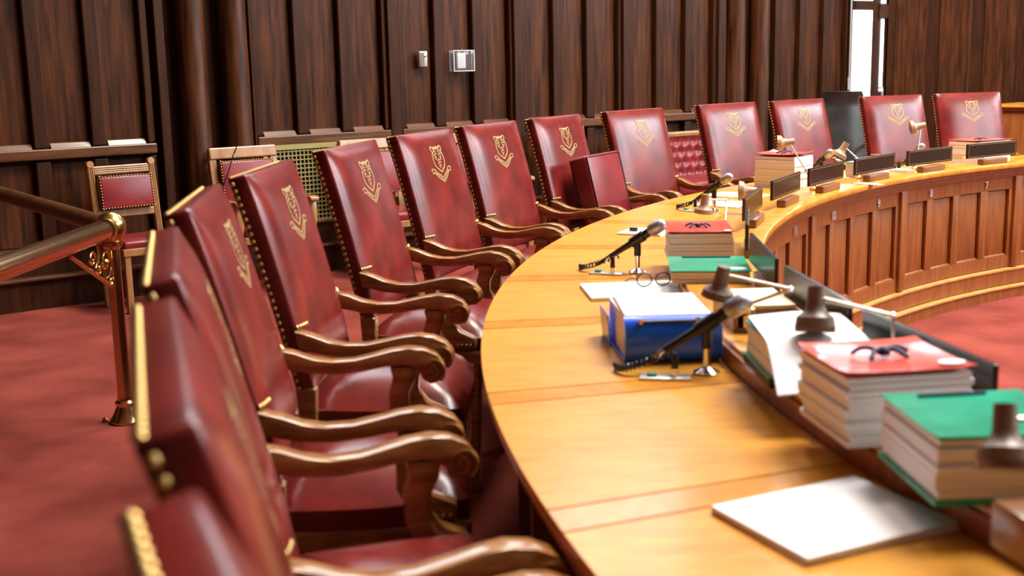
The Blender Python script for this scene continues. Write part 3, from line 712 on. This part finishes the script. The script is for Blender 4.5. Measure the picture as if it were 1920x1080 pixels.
def spiral(cu, cv, r, turns, a0, th=.006):
    br.tube([bpt(cu+r*(1-q/ (turns*30))*math.cos(a0+q*.21*1.0), cv+r*(1-q/(turns*30))*math.sin(a0+q*.21)) for q in range(int(turns*30))], th, 6)
spiral(.095, .085, .072, 1.6, 1.2); spiral(.24, .052, .046, 1.4, 2.2); spiral(.055, .175, .022, 1.2, 0.5); spiral(.175, .10, .026, 1.2, .2)
br.tube([bpt(.17, .0), bpt(.165, .04), bpt(.18, .075)], .006, 6)
br.lathe([(.001, 0), (.018, .003), (.014, .012), (.001, .016)], 10, Matrix.Translation(bpt(.095, .085)) @ RY(90))
br.build('scroll_bracket', BRASS, rl, smooth=60)
MB().lathe([(.001, 0), (.016, .004), (.010, .02), (.001, .022)], 8, T_(-.10, 0, 0)).build('foot_bolt', BRASS, rl)

# ------------------------------------------------------------------ chairs along the wall
def upholstered(t, w_, z0, z1, y, lean, mat, name='backrest', nails=True):
    M = T_(0, y, z0) @ RX(lean)
    h = z1-z0
    MB().box((0, 0, h/2), (w_, .045, h), M).build(name, mat, t, bevel=.018, seg=3)
    if nails:
        nl = MB()
        n = int(w_/.020)
        for i in range(n+1):
            for zz in (.004, h-.004): nl.dome(M @ Vector((-w_/2+w_*i/n, -.022, zz)), .0065, (0, -1, 0))
        n = int(h/.020)
        for i in range(n+1):
            for sx in (-1, 1): nl.dome(M @ Vector((sx*(w_/2-.004), -.022, h*i/n)), .0065, (0, -1, 0))
        tag(nl.build('nail_trim', NAIL, t, smooth=60), kind='stuff')
    return M
# side chair with reeded frame (local -Y faces the room)
t = empty('side_chair', wl(.83, -.42), WANG+2, 'armless oak side chair with reeded frame and maroon leather, against the wall', 'chair')
M = upholstered(t, .37, .66, .885, .10, -9, LEATHER2)
Mb = T_(0, .115, .44) @ RX(-9)
for sx in (-1, 1):
    st = MB().box((sx*.215, 0, .26), (.045, .04, .52), Mb)
    MB.box(st, (sx*.215, .0, -.22), (.04, .04, .46), Mb)
    o = st.build('stile', OAK, t, smooth=0, bevel=.004)
    rd = MB()
    for q in (-.013, 0, .013): rd.tube([Mb @ Vector((sx*.215+q, -.021, 0)), Mb @ Vector((sx*.215+q, -.021, .51))], .005, 6)
    rd.build('reeding', OAK, o)
    MB().lathe([(.001, -.026), (.024, -.026), (.026, 0), (.024, .026), (.001, .026)], 16, Mb @ T_(sx*.215, -.002, .53) @ RX(90)).build('scroll', OAK, o)
for zz, hh in ((.485, .06), (.185, .05)):
    o = MB().box((0, 0, zz), (.40, .035, hh), Mb).build('rail', OAK, t, smooth=0, bevel=.004)
    if zz > .4:
        rd = MB()
        for q in (-.02, -.007, .007, .02): rd.tube([Mb @ Vector((-.19, -.019, zz+q)), Mb @ Vector((.19, -.019, zz+q))], .005, 6)
        rd.build('reeding', OAK, o)
MB().box((0, -.12, .455), (.44, .42, .06)).build('seat', LEATHER2, t, bevel=.02, seg=3)
MB().box((0, -.12, .41), (.46, .44, .05)).build('seat_rail', OAK, t, smooth=0, bevel=.005)
for sx in (-1, 1): MB().box((sx*.20, -.31, .195), (.042, .042, .39)).build('leg', OAK, t, smooth=0, bevel=.005)
# armchairs
def armchair(label):
    t = empty('visitor_armchair', (0, 0, 0), 0, label, 'chair', 'oak visitor armchairs along the panelled wall')
    upholstered(t, .42, .60, .935, .13, -10, LEATHER2)
    Mb = T_(0, .155, .42) @ RX(-10)
    MB().box((0, -.01, .57), (.53, .05, .085), Mb).build('top_rail', OAK, t, smooth=0, bevel=.01)
    MB().box((0, 0, .16), (.46, .03, .05), Mb).build('lower_rail', OAK, t, smooth=0, bevel=.005)
    for sx in (-1, 1):
        MB().box((sx*.24, 0, .29), (.055, .045, .60), Mb).build('stile', OAK, t, smooth=0, bevel=.006)
        MB().prism([(.08, .66), (-.05, .672), (-.18, .668), (-.27, .680), (-.315, .672), (-.32, .645), (-.28, .635), (-.18, .630), (-.05, .632), (.09, .618)], sx*.285-.035, sx*.285+.035, Matrix(((0, 0, 1, 0), (1, 0, 0, 0), (0, 1, 0, 0), (0, 0, 0, 1)))).build('arm', OAK, t, smooth=40, bevel=.008)
        MB().prism([(-.22, .64), (-.285, .64), (-.30, .54), (-.27, .44), (-.30, .25), (-.30, 0), (-.255, 0), (-.25, .25), (-.215, .44), (-.235, .54)], sx*.285-.027, sx*.285+.027, Matrix(((0, 0, 1, 0), (1, 0, 0, 0), (0, 1, 0, 0), (0, 0, 0, 1)))).build('front_leg', OAK, t, smooth=40, bevel=.008)
        MB().box((sx*.24, .20, .21), (.045, .05, .42)).build('back_leg', OAK, t, smooth=0, bevel=.005)
    MB().box((0, -.07, .455), (.52, .46, .075)).build('seat', LEATHER2, t, bevel=.025, seg=3)
    MB().box((0, -.07, .40), (.53, .47, .05)).build('seat_rail', OAK, t, smooth=0, bevel=.005)
    return t
ac = armchair('oak visitor armchair with maroon studded back in front of the wall grille')
for i, (s, lb) in enumerate(((1.73, None), (2.80, 'oak visitor armchair behind the chairs below the wall switch box'), (3.72, 'oak visitor armchair mostly hidden behind the chair below the thermostat'), (4.78, 'oak visitor armchair behind the chair with the propped cushion'))):
    o = ac if i == 0 else copy_tree(ac)
    if lb: o['label'] = lb
    o.location = wl(s, -.48); o.rotation_euler = (0, 0, R(WANG))
cb = empty('loose_cable', wl(1.63, -.47), WANG, 'thin black cable hanging over the back of the grille armchair', 'cable')
MB().tube([(0, .14, .99), (-.02, .06, 1.035), (-.04, .07, .99), (-.08, .10, .85), (-.13, .12, .72), (-.14, .14, .60)], .004, 6).build('cord', PLASTIC, cb)
# tufted settee
t = empty('tufted_settee', wl(6.25, -.45), WANG, 'maroon button-tufted leather settee with oak top rail against the wall', 'sofa')
nx, nz = 60, 18; vs = []; fs = []; bw, bh = 1.5, .40
btn = MB(); BT = []
for r_ in range(4):
    for c_ in range(13):
        bx_ = -bw/2+.06+(c_+(.5 if r_ % 2 else 0))*.115; bz_ = .06+r_*.10
        if bx_ < bw/2-.02: BT.append((bx_, bz_))
for j in range(nz+1):
    for i in range(nx+1):
        x = -bw/2+bw*i/nx; z_ = bh*j/nz
        d = min(math.hypot(x-a_, z_-b_) for a_, b_ in BT)
        vs.append((x, .20-.05*min(1, d/.055)**.6+.06*z_, .46+z_))
for j in range(nz):
    for i in range(nx): a_ = j*(nx+1)+i; fs.append((a_, a_+1, a_+nx+2, a_+nx+1))
MB().add(vs, fs).box((0, .25, .65), (bw, .08, .40)).build('tufted_back', LEATHER2, t, smooth=60)
for a_, b_ in BT: btn.dome((a_, .205+.06*b_-.012, .46+b_), .010, (0, -1, 0))
tag(btn.build('buttons', LEATHER2, t, smooth=60), kind='stuff')
MB().box((0, .24, .885), (bw+.06, .09, .05)).build('top_rail', OAK, t, smooth=0, bevel=.012)
MB().box((0, -.06, .43), (bw, .56, .12)).build('seat', LEATHER2, t, bevel=.03, seg=3)
MB().box((0, -.04, .34), (bw+.04, .56, .07)).build('seat_rail', OAK, t, smooth=0, bevel=.006)
for sx in (-1, 1):
    MB().box((sx*(bw/2+.0), -.05, .60), (.07, .50, .06)).build('arm', OAK, t, smooth=0, bevel=.012)
    for y_ in (-.28, .20): MB().box((sx*(bw/2-.01), y_, .28), (.05, .05, .57)).build('leg', OAK, t, smooth=0, bevel=.006)
# black office chair
t = empty('office_chair', wl(8.05, -.95), WANG+150+180, 'black leather office chair standing behind the red chairs by the window', 'chair')
vs = []; fs = []; nx, nz = 10, 14
for k in range(2):
    for j in range(nz+1):
        for i in range(nx+1):
            u = i/nx*2-1; v = j/nz
            wd2 = .25*(1-.25*max(0, v-.7)/.3*max(0, v-.7)/.3)
            vs.append((u*wd2, .20+.14*v-.05*(1-u*u)*(1 if k == 0 else -.2)-(.05*max(0, v-.85)/.15 if k == 0 else 0)+k*.07, .50+.74*v))
q_ = (nx+1)*(nz+1)
for j in range(nz):
    for i in range(nx):
        a_ = j*(nx+1)+i; fs += [(a_, a_+1, a_+nx+2, a_+nx+1), (q_+a_, q_+a_+nx+1, q_+a_+nx+2, q_+a_+1)]
    for i in (0, nx): a_ = j*(nx+1)+i; fs.append((a_, a_+nx+1, q_+a_+nx+1, q_+a_))
for i in range(nx):
    for j in (0, nz): a_ = j*(nx+1)+i; fs.append((a_, a_+1, q_+a_+1, q_+a_))
MB().add(vs, fs).build('backrest', BLKLEATHER, t, smooth=60)
MB().box((0, -.05, .47), (.50, .50, .10)).build('seat', BLKLEATHER, t, bevel=.03, seg=3)
for sx in (-1, 1): MB().tube([(sx*.28, .20, .72), (sx*.29, .0, .73), (sx*.29, -.16, .70), (sx*.28, -.18, .60), (sx*.25, -.10, .45)], .022, 8).build('arm', PLASTIC, t)
MB().lathe([(.03, .08), (.03, .42)], 12).build('column', PLASTIC, t)
for k in range(5): MB().tube([(0, 0, .09), (.30*math.cos(k*1.2566), .30*math.sin(k*1.2566), .04)], .02, 8).lathe([(.001, 0), (.025, .01), (.025, .04), (.001, .05)], 10, T_(.29*math.cos(k*1.2566), .29*math.sin(k*1.2566), 0)).build('foot', PLASTIC, t)
# wooden pedestal at the far right
t = empty('wooden_pedestal', wl(10.32, -1.5), WANG+6, 'mahogany pedestal cabinet with moulded top beyond the far chairs', 'cabinet')
MB().box((0, 0, .50), (.70, .50, 1.0)).build('body', MAHOG, t, smooth=0, bevel=.006)
MB().box((0, 0, 1.035), (.80, .60, .03)).build('top', HONEY, t, smooth=0, bevel=.008)
MB().box((0, 0, 1.005), (.76, .56, .03)).build('cornice', MAHOG, t, smooth=0, bevel=.008)
for sx in (-1, 1): MB().box((sx*.16, -.252, .52), (.22, .012, .66)).build('panel', MAHOG, t, smooth=0, bevel=.004)
